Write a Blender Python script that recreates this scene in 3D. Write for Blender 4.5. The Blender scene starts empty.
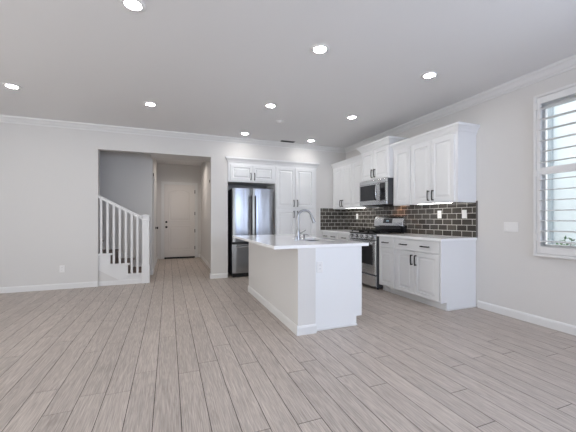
import bpy, bmesh, math, random
from mathutils import Vector, Matrix
random.seed(7)
PI = math.pi
scene = bpy.context.scene
COL = scene.collection

# ------------------------------------------------------------------ camera
cam_data = bpy.data.cameras.new('camera')
cam = bpy.data.objects.new('camera', cam_data)
COL.objects.link(cam)
YAW = math.radians(21.215)
cam.location = (0, 0, 1.15)
cam.rotation_euler = (PI / 2, 0, -YAW)
cam_data.sensor_fit = 'HORIZONTAL'
cam_data.sensor_width = 36
cam_data.lens = 36 * 307.5 / 576
cam_data.shift_y = 2.9 / 576
cam_data.clip_start = 0.05
scene.camera = cam

# ------------------------------------------------------------------ colour management
vs = scene.view_settings
scene.display_settings.display_device = 'sRGB'
vs.view_transform = 'Standard'
vs.look = 'None'
vs.gamma = 1
vs.use_curve_mapping = False
vs.exposure = 0.0
try:
    scene.cycles.use_denoising = True
    scene.cycles.max_bounces = 12
    scene.cycles.diffuse_bounces = 6
    scene.cycles.sample_clamp_indirect = 6
except Exception:
    pass

# ------------------------------------------------------------------ sky
world = bpy.data.worlds.new('sky')
scene.world = world
world.use_nodes = True
wn = world.node_tree.nodes
wl = world.node_tree.links
wn.clear()
wo = wn.new('ShaderNodeOutputWorld')
wb = wn.new('ShaderNodeBackground')
wb.inputs['Color'].default_value = (0.90, 0.95, 1.0, 1)
wb.inputs['Strength'].default_value = 2.0
wl.new(wb.outputs[0], wo.inputs[0])


XR_OUT = 3.91
def area(name, loc, rot, sx, sy, power, color):
    l = bpy.data.lights.new(name, 'AREA')
    l.shape = 'RECTANGLE'
    l.size = sx
    l.size_y = sy
    l.energy = power
    l.color = color
    o = bpy.data.objects.new(name, l)
    COL.objects.link(o)
    o.location = loc
    o.rotation_euler = rot
    return o


# area lamps standing in for daylight at the unseen rear, left and near-right openings
area('daylight_patio_door', (-1.2, -2.75, 1.15), (PI / 2 + 0.50, 0, 0), 2.9, 2.3, 34, (1.0, 0.95, 0.91))
area('daylight_rear_window', (2.3, -2.75, 1.55), (PI / 2 + 0.30, 0, 0), 1.7, 1.5, 88, (0.60, 0.69, 1.0))
area('added_left_light', (-4.95, 1.8, 1.55), (PI / 2 + 0.35, 0, -PI / 2), 2.4, 1.6, 95, (0.98, 0.97, 0.96))  # added at an unseen window to brighten the island side and cabinet fronts
area('added_near_right_light', (4.25, -1.05, 1.60), (PI / 2 + 0.35, 0, PI / 2), 1.9, 1.6, 120, (0.70, 0.80, 1.0))  # added with an unseen window for more cool light from the right
portal = area('window_portal', (XR_OUT, 1.21, 1.615), (PI / 2, 0, PI / 2), 1.82, 1.63, 1, (1, 1, 1))
portal.data.cycles.is_portal = True

sun_data = bpy.data.lights.new('sun', 'SUN')
sun_data.energy = 5.0
sun_data.angle = math.radians(0.6)
sun_data.color = (1.0, 0.97, 0.92)
sun = bpy.data.objects.new('sun', sun_data)
COL.objects.link(sun)
sun.rotation_euler = Vector((-0.60, 0.75, -1.4)).to_track_quat('-Z', 'Y').to_euler()

HALL_W = 9.5
UCL_EMIT = 9.0

# ------------------------------------------------------------------ materials
def new_mat(name):
    m = bpy.data.materials.new(name)
    m.use_nodes = True
    nt = m.node_tree
    return m, nt, nt.nodes['Principled BSDF'], nt.nodes['Material Output']


def paint(name, col, rough=0.5, bump=0.02, scale=60, var=0.02, spec=0.5, metal=0.0):
    m, nt, b, out = new_mat(name)
    n, l = nt.nodes, nt.links
    tc = n.new('ShaderNodeTexCoord')
    ns = n.new('ShaderNodeTexNoise')
    ns.inputs['Scale'].default_value = scale
    ns.inputs['Detail'].default_value = 3
    l.new(tc.outputs['Object'], ns.inputs['Vector'])
    ramp = n.new('ShaderNodeValToRGB')
    c1 = [max(0, c * (1 - var)) for c in col] + [1]
    c2 = [min(1, c * (1 + var)) for c in col] + [1]
    ramp.color_ramp.elements[0].color = c1
    ramp.color_ramp.elements[1].color = c2
    l.new(ns.outputs['Fac'], ramp.inputs['Fac'])
    l.new(ramp.outputs['Color'], b.inputs['Base Color'])
    b.inputs['Roughness'].default_value = rough
    b.inputs['Metallic'].default_value = metal
    b.inputs['Specular IOR Level'].default_value = spec
    if bump:
        bp = n.new('ShaderNodeBump')
        bp.inputs['Strength'].default_value = bump
        bp.inputs['Distance'].default_value = 0.01
        l.new(ns.outputs['Fac'], bp.inputs['Height'])
        l.new(bp.outputs['Normal'], b.inputs['Normal'])
    return m


def emissive(name, col, strength):
    m, nt, b, out = new_mat(name)
    b.inputs['Base Color'].default_value = (*col, 1)
    b.inputs['Emission Color'].default_value = (*col, 1)
    b.inputs['Emission Strength'].default_value = strength
    return m


def brushed(name, col, rough=0.28, axis='z', bump=0.006, wavy=False):
    m, nt, b, out = new_mat(name)
    n, l = nt.nodes, nt.links
    tc = n.new('ShaderNodeTexCoord')
    mp = n.new('ShaderNodeMapping')
    s = {'z': (260, 260, 3), 'x': (3, 260, 260), 'y': (260, 3, 260)}[axis]
    mp.inputs['Scale'].default_value = s
    ns = n.new('ShaderNodeTexNoise')
    ns.inputs['Scale'].default_value = 1
    ns.inputs['Detail'].default_value = 4
    l.new(tc.outputs['Object'], mp.inputs['Vector'])
    l.new(mp.outputs['Vector'], ns.inputs['Vector'])
    mr = n.new('ShaderNodeMapRange')
    mr.inputs['To Min'].default_value = rough - 0.02
    mr.inputs['To Max'].default_value = rough + 0.03
    l.new(ns.outputs['Fac'], mr.inputs['Value'])
    l.new(mr.outputs['Result'], b.inputs['Roughness'])
    b.inputs['Base Color'].default_value = (*col, 1)
    b.inputs['Metallic'].default_value = 1
    bp = n.new('ShaderNodeBump')
    bp.inputs['Strength'].default_value = bump
    bp.inputs['Distance'].default_value = 0.002
    l.new(ns.outputs['Fac'], bp.inputs['Height'])
    if wavy:                      # slight rolling waves of the sheet metal
        mp2 = n.new('ShaderNodeMapping'); mp2.inputs['Scale'].default_value = (11, 11, 0.5)
        n2 = n.new('ShaderNodeTexNoise'); n2.inputs['Scale'].default_value = 1; n2.inputs['Detail'].default_value = 1.5
        l.new(tc.outputs['Object'], mp2.inputs['Vector']); l.new(mp2.outputs['Vector'], n2.inputs['Vector'])
        b2 = n.new('ShaderNodeBump'); b2.inputs['Strength'].default_value = 0.5; b2.inputs['Distance'].default_value = 0.012
        l.new(n2.outputs['Fac'], b2.inputs['Height']); l.new(bp.outputs['Normal'], b2.inputs['Normal'])
        l.new(b2.outputs['Normal'], b.inputs['Normal'])
    else:
        l.new(bp.outputs['Normal'], b.inputs['Normal'])
    return m


def plank_floor():
    m, nt, b, out = new_mat('floor_planks')
    n, l = nt.nodes, nt.links
    tc = n.new('ShaderNodeTexCoord')
    geo = n.new('ShaderNodeNewGeometry')
    rnd = geo.outputs['Random Per Island']
    # every plank gets its own shift of the grain
    mul = n.new('ShaderNodeMath'); mul.operation = 'MULTIPLY'; mul.inputs[1].default_value = 37.0
    l.new(rnd, mul.inputs[0])
    cmb = n.new('ShaderNodeCombineXYZ')
    l.new(mul.outputs[0], cmb.inputs['X']); l.new(mul.outputs[0], cmb.inputs['Y'])
    add = n.new('ShaderNodeVectorMath'); add.operation = 'ADD'
    l.new(tc.outputs['Object'], add.inputs[0]); l.new(cmb.outputs[0], add.inputs[1])

    def noise(scale, detail, rough, distort=0.0):
        mp = n.new('ShaderNodeMapping'); mp.inputs['Scale'].default_value = scale
        l.new(add.outputs[0], mp.inputs['Vector'])
        t = n.new('ShaderNodeTexNoise')
        t.inputs['Scale'].default_value = 1
        t.inputs['Detail'].default_value = detail
        t.inputs['Roughness'].default_value = rough
        t.inputs['Distortion'].default_value = distort
        l.new(mp.outputs[0], t.inputs['Vector'])
        return t.outputs['Fac']
    fine = noise((170, 6, 1), 5, 0.6, 0.4)
    cath = noise((16, 1.2, 1), 4, 0.55, 1.6)
    broad = noise((5, 0.8, 1), 2, 0.5)
    wave = n.new('ShaderNodeMath'); wave.operation = 'MULTIPLY'; wave.inputs[1].default_value = 34
    l.new(cath, wave.inputs[0])
    sn = n.new('ShaderNodeMath'); sn.operation = 'SINE'
    l.new(wave.outputs[0], sn.inputs[0])
    r1 = n.new('ShaderNodeValToRGB')
    e = r1.color_ramp.elements
    e[0].position = 0.33; e[0].color = (0.345, 0.290, 0.255, 1)
    e[1].position = 0.70; e[1].color = (0.575, 0.512, 0.462, 1)
    l.new(fine, r1.inputs['Fac'])
    # growth rings
    mr = n.new('ShaderNodeMapRange')
    mr.inputs['From Min'].default_value = -1; mr.inputs['From Max'].default_value = 1
    mr.inputs['To Min'].default_value = 0.90; mr.inputs['To Max'].default_value = 1.08
    l.new(sn.outputs[0], mr.inputs['Value'])
    mb = n.new('ShaderNodeMapRange')
    mb.inputs['To Min'].default_value = 0.90; mb.inputs['To Max'].default_value = 1.10
    l.new(broad, mb.inputs['Value'])
    mp = n.new('ShaderNodeMapRange')
    mp.inputs['To Min'].default_value = 0.93; mp.inputs['To Max'].default_value = 1.06
    l.new(rnd, mp.inputs['Value'])
    p1 = n.new('ShaderNodeMath'); p1.operation = 'MULTIPLY'
    l.new(mr.outputs[0], p1.inputs[0]); l.new(mb.outputs[0], p1.inputs[1])
    p2 = n.new('ShaderNodeMath'); p2.operation = 'MULTIPLY'
    l.new(p1.outputs[0], p2.inputs[0]); l.new(mp.outputs[0], p2.inputs[1])
    mix = n.new('ShaderNodeVectorMath'); mix.operation = 'SCALE'
    l.new(r1.outputs['Color'], mix.inputs[0]); l.new(p2.outputs[0], mix.inputs['Scale'])
    l.new(mix.outputs[0], b.inputs['Base Color'])
    rr = n.new('ShaderNodeMapRange')
    rr.inputs['To Min'].default_value = 0.34; rr.inputs['To Max'].default_value = 0.52
    l.new(fine, rr.inputs['Value'])
    l.new(rr.outputs[0], b.inputs['Roughness'])
    bp = n.new('ShaderNodeBump')
    bp.inputs['Strength'].default_value = 0.12
    bp.inputs['Distance'].default_value = 0.004
    l.new(fine, bp.inputs['Height'])
    l.new(bp.outputs[0], b.inputs['Normal'])
    return m


def tile_mat():
    m, nt, b, out = new_mat('tile_taupe_glazed')
    n, l = nt.nodes, nt.links
    geo = n.new('ShaderNodeNewGeometry')
    tc = n.new('ShaderNodeTexCoord')
    ramp = n.new('ShaderNodeValToRGB')
    ramp.color_ramp.elements[0].color = (0.040, 0.035, 0.030, 1)
    ramp.color_ramp.elements[1].color = (0.080, 0.071, 0.061, 1)
    l.new(geo.outputs['Random Per Island'], ramp.inputs['Fac'])
    l.new(ramp.outputs[0], b.inputs['Base Color'])
    b.inputs['Roughness'].default_value = 0.12
    ns = n.new('ShaderNodeTexNoise'); ns.inputs['Scale'].default_value = 14
    l.new(tc.outputs['Object'], ns.inputs['Vector'])
    bp = n.new('ShaderNodeBump'); bp.inputs['Strength'].default_value = 0.08; bp.inputs['Distance'].default_value = 0.01
    l.new(ns.outputs['Fac'], bp.inputs['Height']); l.new(bp.outputs[0], b.inputs['Normal'])
    return m


def pane_mat():
    m, nt, b, out = new_mat('clear_glass')
    n, l = nt.nodes, nt.links
    n.remove(b)
    tr = n.new('ShaderNodeBsdfTransparent'); tr.inputs['Color'].default_value = (0.95, 0.98, 0.98, 1)
    gl = n.new('ShaderNodeBsdfGlossy'); gl.inputs['Roughness'].default_value = 0.02
    fr = n.new('ShaderNodeFresnel'); fr.inputs['IOR'].default_value = 1.45
    mx = n.new('ShaderNodeMixShader')
    l.new(fr.outputs[0], mx.inputs[0]); l.new(tr.outputs[0], mx.inputs[1]); l.new(gl.outputs[0], mx.inputs[2])
    l.new(mx.outputs[0], out.inputs['Surface'])
    return m


def leaf_mat():
    m, nt, b, out = new_mat('shrub_leaves')
    n, l = nt.nodes, nt.links
    geo = n.new('ShaderNodeNewGeometry')
    ramp = n.new('ShaderNodeValToRGB')
    ramp.color_ramp.elements[0].color = (0.06, 0.13, 0.06, 1)
    ramp.color_ramp.elements[1].color = (0.22, 0.34, 0.18, 1)
    l.new(geo.outputs['Random Per Island'], ramp.inputs['Fac'])
    l.new(ramp.outputs[0], b.inputs['Base Color'])
    b.inputs['Roughness'].default_value = 0.5
    return m


M = {}
M['wall'] = paint('wall_paint', (0.665, 0.65, 0.635), 0.65, 0.03, 90, 0.012)
M['ceil'] = paint('ceiling_paint', (0.77, 0.765, 0.765), 0.8, 0.03, 80, 0.012)
M['trim'] = paint('trim_white', (0.74, 0.735, 0.73), 0.4, 0.0, 40, 0.01)
M['cab'] = paint('cabinet_white', (0.80, 0.805, 0.812), 0.35, 0.0, 40, 0.01)
M['door'] = paint('door_paint', (0.72, 0.69, 0.67), 0.45, 0.0, 40, 0.01)
M['quartz'] = paint('white_quartz', (0.92, 0.92, 0.93), 0.10, 0.0, 220, 0.035)
M['floor'] = plank_floor()
M['subfloor'] = paint('plank_joint', (0.04, 0.032, 0.028), 0.9, 0, 30, 0.05)
M['tile'] = tile_mat()
M['grout'] = paint('grout', (0.62, 0.59, 0.55), 0.85, 0.05, 300, 0.04)
M['edge'] = paint('edge_strip', (0.16, 0.15, 0.15), 0.35, 0, 40, 0.02, metal=0.6)
M['steel'] = brushed('stainless_vertical', (0.33, 0.335, 0.35), 0.24, 'z', 0.004, True)
M['steelh'] = brushed('stainless_horizontal', (0.60, 0.60, 0.60), 0.26, 'x')
M['chrome'] = brushed('brushed_nickel', (0.33, 0.33, 0.335), 0.3, 'z')
M['darksteel'] = paint('dark_steel_handle', (0.045, 0.045, 0.05), 0.5, 0, 60, 0.05, spec=0.4)
M['sinksteel'] = brushed('sink_steel', (0.22, 0.22, 0.24), 0.3, 'x')
M['bronze'] = paint('dark_bronze', (0.012, 0.011, 0.010), 0.5, 0, 60, 0.1, spec=0.3)
M['black'] = paint('black_metal', (0.012, 0.012, 0.014), 0.4, 0, 60, 0.1, spec=0.3)
M['iron'] = paint('cast_iron', (0.012, 0.012, 0.013), 0.6, 0.1, 200, 0.2, spec=0.15)
M['grey'] = paint('dark_grey_housing', (0.055, 0.058, 0.065), 0.4, 0, 60, 0.05)
M['bglass'] = paint('black_glass', (0.012, 0.012, 0.014), 0.05, 0, 20, 0.1)
M['oglass'] = paint('oven_glass', (0.03, 0.03, 0.032), 0.06, 0, 20, 0.1)
M['plastic'] = paint('white_plastic', (0.80, 0.79, 0.78), 0.35, 0, 40, 0.01)
M['slot'] = paint('dark_slot', (0.03, 0.03, 0.03), 0.7, 0, 40, 0.05)
M['wood'] = paint('stair_tread_wood', (0.15, 0.105, 0.082), 0.45, 0.05, 35, 0.25)
M['stucco'] = paint('neighbour_stucco', (0.84, 0.86, 0.88), 0.9, 0.2, 60, 0.03)
M['pipe'] = paint('downpipe_grey', (0.42, 0.45, 0.48), 0.5, 0, 40, 0.03)
M['ground'] = paint('gravel', (0.42, 0.42, 0.40), 0.95, 0.3, 50, 0.15)
M['leaf'] = leaf_mat()
M['bark'] = paint('bark', (0.10, 0.07, 0.05), 0.9, 0.3, 60, 0.2)
M['glass'] = pane_mat()
M['lens'] = emissive('lamp_lens', (1.0, 0.985, 0.96), 118.0)
M['bar'] = emissive('under_cabinet_lens', (1.0, 0.98, 0.94), UCL_EMIT)
M['warm'] = emissive('cooktop_lamp_lens', (1.0, 0.50, 0.22), 90.0)
M['clock'] = emissive('clock_digits', (0.5, 0.75, 0.9), 0.12)

# ------------------------------------------------------------------ mesh helpers
class MB:
    def __init__(self):
        self.bm = bmesh.new()

    def box(self, x0, x1, y0, y1, z0, z1):
        v = [self.bm.verts.new(p) for p in ((x0, y0, z0), (x1, y0, z0), (x1, y1, z0), (x0, y1, z0),
                                            (x0, y0, z1), (x1, y0, z1), (x1, y1, z1), (x0, y1, z1))]
        for f in ((0, 3, 2, 1), (4, 5, 6, 7), (0, 1, 5, 4), (1, 2, 6, 5), (2, 3, 7, 6), (3, 0, 4, 7)):
            self.bm.faces.new([v[i] for i in f])
        return self

    def prism(self, pts, a0, a1, axis='y'):
        """extrude a 2D outline: axis y -> pts are (x,z); axis x -> (y,z); axis z -> (x,y)"""
        def P(p, a):
            return {'y': (p[0], a, p[1]), 'x': (a, p[0], p[1]), 'z': (p[0], p[1], a)}[axis]
        A = [self.bm.verts.new(P(p, a0)) for p in pts]
        B = [self.bm.verts.new(P(p, a1)) for p in pts]
        self.bm.faces.new(A)
        self.bm.faces.new(B[::-1])
        k = len(pts)
        for i in range(k):
            self.bm.faces.new((A[i], B[i], B[(i + 1) % k], A[(i + 1) % k]))
        return self

    def loft(self, rings, cap=True, closed=True):
        R = [[self.bm.verts.new(p) for p in r] for r in rings]
        k = len(R[0])
        for a, b in zip(R, R[1:]):
            for i in range(k if closed else k - 1):
                j = (i + 1) % k
                self.bm.faces.new((a[i], a[j], b[j], b[i]))
        if cap:
            self.bm.faces.new(R[0][::-1])
            self.bm.faces.new(R[-1])
        return self

    def tube(self, path, r, seg=12):
        path = [Vector(p) for p in path]
        rad = r if isinstance(r, (list, tuple)) else [r] * len(path)
        rings = []
        up = None
        for i, p in enumerate(path):
            t = (path[min(i + 1, len(path) - 1)] - path[max(i - 1, 0)]).normalized()
            if up is None:
                up = Vector((0, 0, 1)) if abs(t.z) < 0.9 else Vector((1, 0, 0))
            u = (up - t * up.dot(t)).normalized()
            w = t.cross(u)
            up = u
            rings.append([p + (u * math.cos(2 * PI * k / seg) + w * math.sin(2 * PI * k / seg)) * rad[i] for k in range(seg)])
        return self.loft(rings)

    def lathe(self, prof, c=(0, 0, 0), seg=32, axis='z', cap=True):
        rings = []
        for r, h in prof:
            ring = []
            for k in range(seg):
                a = 2 * PI * k / seg
                x, y = r * math.cos(a), r * math.sin(a)
                p = {'z': (x, y, h), 'y': (x, h, y), 'x': (h, x, y)}[axis]
                ring.append((c[0] + p[0], c[1] + p[1], c[2] + p[2]))
            rings.append(ring)
        return self.loft(rings, cap)

    def rect_loops(self, x0, x1, z0, z1, loops, y_base=0.0):
        """panel seen from -y: nested rectangles (inset, y); last is filled"""
        rings = []
        for ins, y in loops:
            rings.append([(x0 + ins, y, z0 + ins), (x1 - ins, y, z0 + ins), (x1 - ins, y, z1 - ins), (x0 + ins, y, z1 - ins)])
        return self.loft(rings)

    def obj(self, name, mat, parent=None, bevel=0.0, smooth=False, seg=2):
        bmesh.ops.recalc_face_normals(self.bm, faces=self.bm.faces)
        me = bpy.data.meshes.new(name)
        self.bm.to_mesh(me)
        self.bm.free()
        me.materials.append(mat)
        if smooth:
            for p in me.polygons:
                p.use_smooth = True
            try:
                me.set_sharp_from_angle(angle=math.radians(40))
            except Exception:
                pass
        o = bpy.data.objects.new(name, me)
        COL.objects.link(o)
        if parent:
            o.parent = parent
        if bevel:
            md = o.modifiers.new('bevel', 'BEVEL')
            md.width = bevel
            md.segments = seg
            md.limit_method = 'ANGLE'
        return o


def box(name, mat, d, parent=None, bevel=0.0):
    return MB().box(*d).obj(name, mat, parent, bevel)


def tag(o, label, cat, group=None, kind=None):
    o['label'] = label
    o['category'] = cat
    if group:
        o['group'] = group
    if kind:
        o['kind'] = kind
    return o


def thing(name, label, cat, loc=(0, 0, 0), rz=0, group=None):
    o = bpy.data.objects.new(name, None)
    o.empty_display_size = 0.1
    COL.objects.link(o)
    o.location = loc
    o.rotation_euler = (0, 0, rz)
    return tag(o, label, cat, group)


def struct(o):
    o['kind'] = 'structure'
    return o


def copy_tree(o, parent=None):
    c = o.copy()
    COL.objects.link(c)
    if parent:
        c.parent = parent
    for ch in [x for x in list(COL.objects) if x.parent == o]:
        copy_tree(ch, c)
    return c


# ------------------------------------------------------------------ room shell
XR, YB, ZC = 3.75, 6.04, 2.74
XL, YR = -4.6, -2.4
HALL_X0, HALL_X1, HALL_Y = -0.31, 0.90, 9.55
OP0, OP1, OPZ = -1.12, 0.76, 2.338
AL0, AL1, ALZ = 1.08, 3.0, 2.30

# floor: planks run along y
pw, gap = 0.1515, 0.0042
fl = MB()
x = XL - 0.084 % pw
rows = int((XR + 0.2 - XL) / pw) + 2
x_start = -0.084 - pw * 31
rows = 60
prev = 0
for r in range(rows):
    x0 = x_start + r * pw
    if x0 > XR + 0.1 or x0 + pw < XL - 0.1:
        continue
    off = (prev + 0.38 + 0.5 * random.random()) % 1.5
    prev = off
    y = YR - 0.1 - off
    while y < HALL_Y + 0.1:
        L = random.choice((1.22, 1.5, 1.5, 1.22, 0.9))
        a, b = max(y, YR - 0.1), min(y + L, HALL_Y + 0.1)
        if b - a > 0.02:
            fl.box(x0 + gap / 2, x0 + pw - gap / 2, a + gap / 2, b - gap / 2, -0.012, 0.0)
        y += L
struct(fl.obj('floor', M['floor']))
struct(box('floor_slab', M['subfloor'], (XL - 0.1, XR + 0.15, YR - 0.1, HALL_Y + 0.15, -0.10, -0.0015)))
struct(box('ceiling', M['ceil'], (XL - 0.1, XR + 0.15, YR - 0.1, HALL_Y + 0.15, ZC, ZC + 0.1)))

# back wall with the hall opening and the fridge alcove
w = MB()
w.box(XL - 0.1, OP0, YB, YB + 0.12, 0, ZC)
w.box(OP0, OP1, YB, YB + 0.12, OPZ, ZC)
w.box(OP1, AL0, YB, YB + 0.12, 0, ZC)
w.box(AL0, AL1, YB, YB + 0.12, ALZ, ZC)
w.box(AL1, XR, YB, YB + 0.12, 0, ZC)
struct(w.obj('wall_back', M['wall']))
struct(box('wall_alcove', M['wall'], (HALL_X1 + 0.18, AL1 + 0.10, 6.78, 6.9, 0, ZC)))
struct(box('wall_alcove_right', M['wall'], (AL1, AL1 + 0.10, YB + 0.12, 6.78, 0, ZC)))
# right wall with the window hole and an unseen one added for its light
WY0, WY1, WZ0, WZ1 = 0.30, 2.140, 0.84, 2.40
w = MB()
w.box(XR, XR + 0.15, YR, -2.0, 0, ZC)
w.box(XR, XR + 0.15, -0.1, WY0, 0, ZC)
w.box(XR, XR + 0.15, -2.0, -0.1, 0, WZ0)
w.box(XR, XR + 0.15, -2.0, -0.1, WZ1, ZC)
w.box(XR, XR + 0.15, WY1, YB + 0.12, 0, ZC)
w.box(XR, XR + 0.15, WY0, WY1, 0, WZ0)
w.box(XR, XR + 0.15, WY0, WY1, WZ1, ZC)
struct(w.obj('wall_right', M['wall']))
# left wall with an unseen window hole for the added lamp
w = MB()
w.box(XL - 0.1, XL, YR, 0.6, 0, ZC)
w.box(XL - 0.1, XL, 3.0, YB, 0, ZC)
w.box(XL - 0.1, XL, 0.6, 3.0, 0, 0.8)
w.box(XL - 0.1, XL, 0.6, 3.0, 2.4, ZC)
struct(w.obj('wall_left', M['wall']))
# wall behind the camera: patio door and window holes
w = MB()
w.box(XL - 0.1, -2.65, YR - 0.1, YR, 0, ZC)
w.box(-2.65, 0.25, YR - 0.1, YR, 2.4, ZC)
w.box(0.25, 1.45, YR - 0.1, YR, 0, ZC)
w.box(1.45, 3.15, YR - 0.1, YR, 0, 0.85)
w.box(1.45, 3.15, YR - 0.1, YR, 2.35, ZC)
w.box(3.15, XR + 0.15, YR - 0.1, YR, 0, ZC)
struct(w.obj('wall_rear', M['wall']))
# hall and stairwell
struct(box('wall_hall_right', M['wall'], (HALL_X1, HALL_X1 + 0.18, YB + 0.12, HALL_Y, 0, ZC)))
struct(box('wall_hall_left', M['wall'], (HALL_X0 - 0.12, HALL_X0, 6.9, HALL_Y, 0, ZC)))
struct(box('wall_stairwell', M['wall'], (XL, HALL_X0 - 0.12, 6.9, 7.02, 0, ZC)))
struct(box('wall_hall_end', M['wall'], (HALL_X0 - 0.12, HALL_X1 + 0.18, HALL_Y, HALL_Y + 0.12, 0, ZC)))
struct(box('wall_stairwell_end', M['wall'], (-3.0, -2.88, YB + 0.12, 6.9, 0, ZC)))
struct(box('ceiling_hall_soffit', M['wall'], (HALL_X0, HALL_X1, YB + 0.12, 6.62, OPZ + 0.005, ZC)))

# crown moulding
CROWN = [(0, 0), (0.014, 0), (0.018, 0.018), (0.034, 0.026), (0.060, 0.062), (0.082, 0.074), (0.086, 0.098), (0, 0.098)]
def crown_back(x0, x1, name):   # along x on the wall y=YB, projecting to -y
    m = MB()
    m.prism([(YB - a, ZC - 0.098 + h) for a, h in CROWN], x0, x1, 'x')
    return struct(m.obj(name, M['trim'], smooth=False))
def crown_right(y0, y1, name):
    m = MB()
    m.prism([(XR - a, ZC - 0.098 + h) for a, h in CROWN], y0, y1, 'y')
    return struct(m.obj(name, M['trim']))
crown_back(XL, XR, 'trim_1')
crown_right(YR, YB, 'trim_2')
m = MB(); m.prism([(XL + a, ZC - 0.098 + h) for a, h in CROWN], YR, YB, 'y'); struct(m.obj('trim_3', M['trim']))
# baseboards
BB = [(0, 0), (0.014, 0), (0.014, 0.072), (0.009, 0.086), (0.004, 0.092), (0, 0.092)]
def base_x(x0, x1, y, side, name):  # side -1: projects to -y
    return struct(MB().prism([(y + side * a, h) for a, h in BB], x0, x1, 'x').obj(name, M['trim']))
def base_y(y0, y1, x, side, name):
    return struct(MB().prism([(x + side * a, h) for a, h in BB], y0, y1, 'y').obj(name, M['trim']))
base_x(XL, OP0, YB, -1, 'baseboard_back')
base_x(OP1 - 0.014, AL0 - 0.01, YB, -1, 'baseboard_pier')
base_y(YB, YB + 0.12, OP1, -1, 'baseboard_opening')
base_y(YR, 2.83, XR, -1, 'baseboard_right')
base_y(YR, YB, XL, 1, 'baseboard_left')
base_y(YB + 0.12, HALL_Y, HALL_X1, -1, 'baseboard_hall_right')
base_y(6.9, 7.30, HALL_X0, 1, 'baseboard_hall_left')
base_y(8.36, HALL_Y, HALL_X0, 1, 'baseboard_hall_corner')
base_x(0.83, HALL_X1, HALL_Y, -1, 'baseboard_hall_end')
base_x(HALL_X0 - 0.05, HALL_X0 + 0.014, 6.9, -1, 'baseboard_stairwell')

# ------------------------------------------------------------------ front door at the end of the hall
def knob(m, c, out=(0, -1, 0), r=0.028):
    o = Vector(out); c = Vector(c)
    m.tube([c, c + o * 0.008], r * 1.15, 16)
    m.tube([c + o * 0.008, c + o * 0.03], r * 0.45, 12)
    m.tube([c + o * 0.03, c + o * 0.036, c + o * 0.055, c + o * 0.064], [r * 0.5, r * 0.95, r, r * 0.6], 16)

DX0, DX1, DZ1 = -0.115, 0.722, 2.14
d1 = bpy.data.objects.new('door_1', None); COL.objects.link(d1); struct(d1)
d1.location = (DX0, HALL_Y - 0.004, 0)
DW = DX1 - DX0
d = MB()
d.box(0, DW, -0.036, 0, 0.045, DZ1)
def arch(x0, x1, z0, z1, rise, ins):
    pts = [(x0 + ins, z0 + ins), (x1 - ins, z0 + ins)]
    k = 14
    for i in range(k + 1):
        t = i / k
        xx = x1 - ins - (x1 - x0 - 2 * ins) * t
        s = 2 * t - 1
        zz = z1 - ins - rise * (s * s)
        pts.append((xx, zz))
    return pts
def door_panel(m, x0, x1, z0, z1, rise):
    rings = []
    for ins, y in ((0, -0.036), (0.006, -0.043), (0.018, -0.044), (0.028, -0.038), (0.055, -0.038), (0.075, -0.046)):
        rings.append([(px, y, pz) for px, pz in arch(x0, x1, z0, z1, rise, ins)])
    m.loft(rings)
door_panel(d, 0.11, DW - 0.11, 1.08, 2.02, 0.09)
door_panel(d, 0.11, DW - 0.11, 0.22, 0.95, 0.0)
d.obj('door_slab', M['door'], d1, 0.002)
m = MB(); knob(m, (0.055, -0.036, 0.915)); m.obj('door_knob', M['black'], d1, smooth=True)
m = MB(); m.tube([(0.055, -0.036, 1.06), (0.055, -0.05, 1.06), (0.055, -0.056, 1.06)], [0.03, 0.029, 0.02], 18)
m.box(0.050, 0.060, -0.068, -0.056, 1.045, 1.075); m.obj('deadbolt', M['black'], d1)
for z in (0.30, 0.80, 1.31, 1.95):
    box('hinge', M['black'], (DW - 0.006, DW + 0.014, -0.046, -0.030, z - 0.05, z + 0.05), d1, 0.002)
box('threshold', M['black'], (0, DW, -0.07, 0, 0.002, 0.045), d1, 0.003)
c = MB()
for a, b in ((-0.085, -0.006), (DW + 0.006, DW + 0.085)):
    c.box(a, b, -0.020, 0, 0.0, DZ1 + 0.085)
    c.box(a + 0.012, b - 0.012, -0.026, -0.02, 0.0, DZ1 + 0.073)
c.box(-0.085, DW + 0.085, -0.0205, 0, DZ1 + 0.006, DZ1 + 0.085)
c.box(-0.073, DW + 0.073, -0.0265, -0.0205, DZ1 + 0.018, DZ1 + 0.073)
c.obj('door_casing', M['trim'], d1, 0.003)

# closet door in the left wall of the hall
d2 = bpy.data.objects.new('door_2', None); COL.objects.link(d2); struct(d2)
d2.location = (HALL_X0, 7.30, 0)
c = MB()
c.box(0.0, 0.018, 0, 0.07, 0, 2.11)
c.box(0.0, 0.018, 0.95, 1.02, 0, 2.11)
c.box(0.0, 0.018, 0.07, 0.95, 2.04, 2.11)
c.obj('door_casing', M['trim'], d2, 0.003)
box('door_slab', M['door'], (0.0, 0.008, 0.075, 0.945, 0.012, 2.035), d2)
m = MB(); knob(m, (0.008, 0.87, 0.93), (1, 0, 0)); m.obj('door_knob', M['black'], d2, smooth=True)

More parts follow.
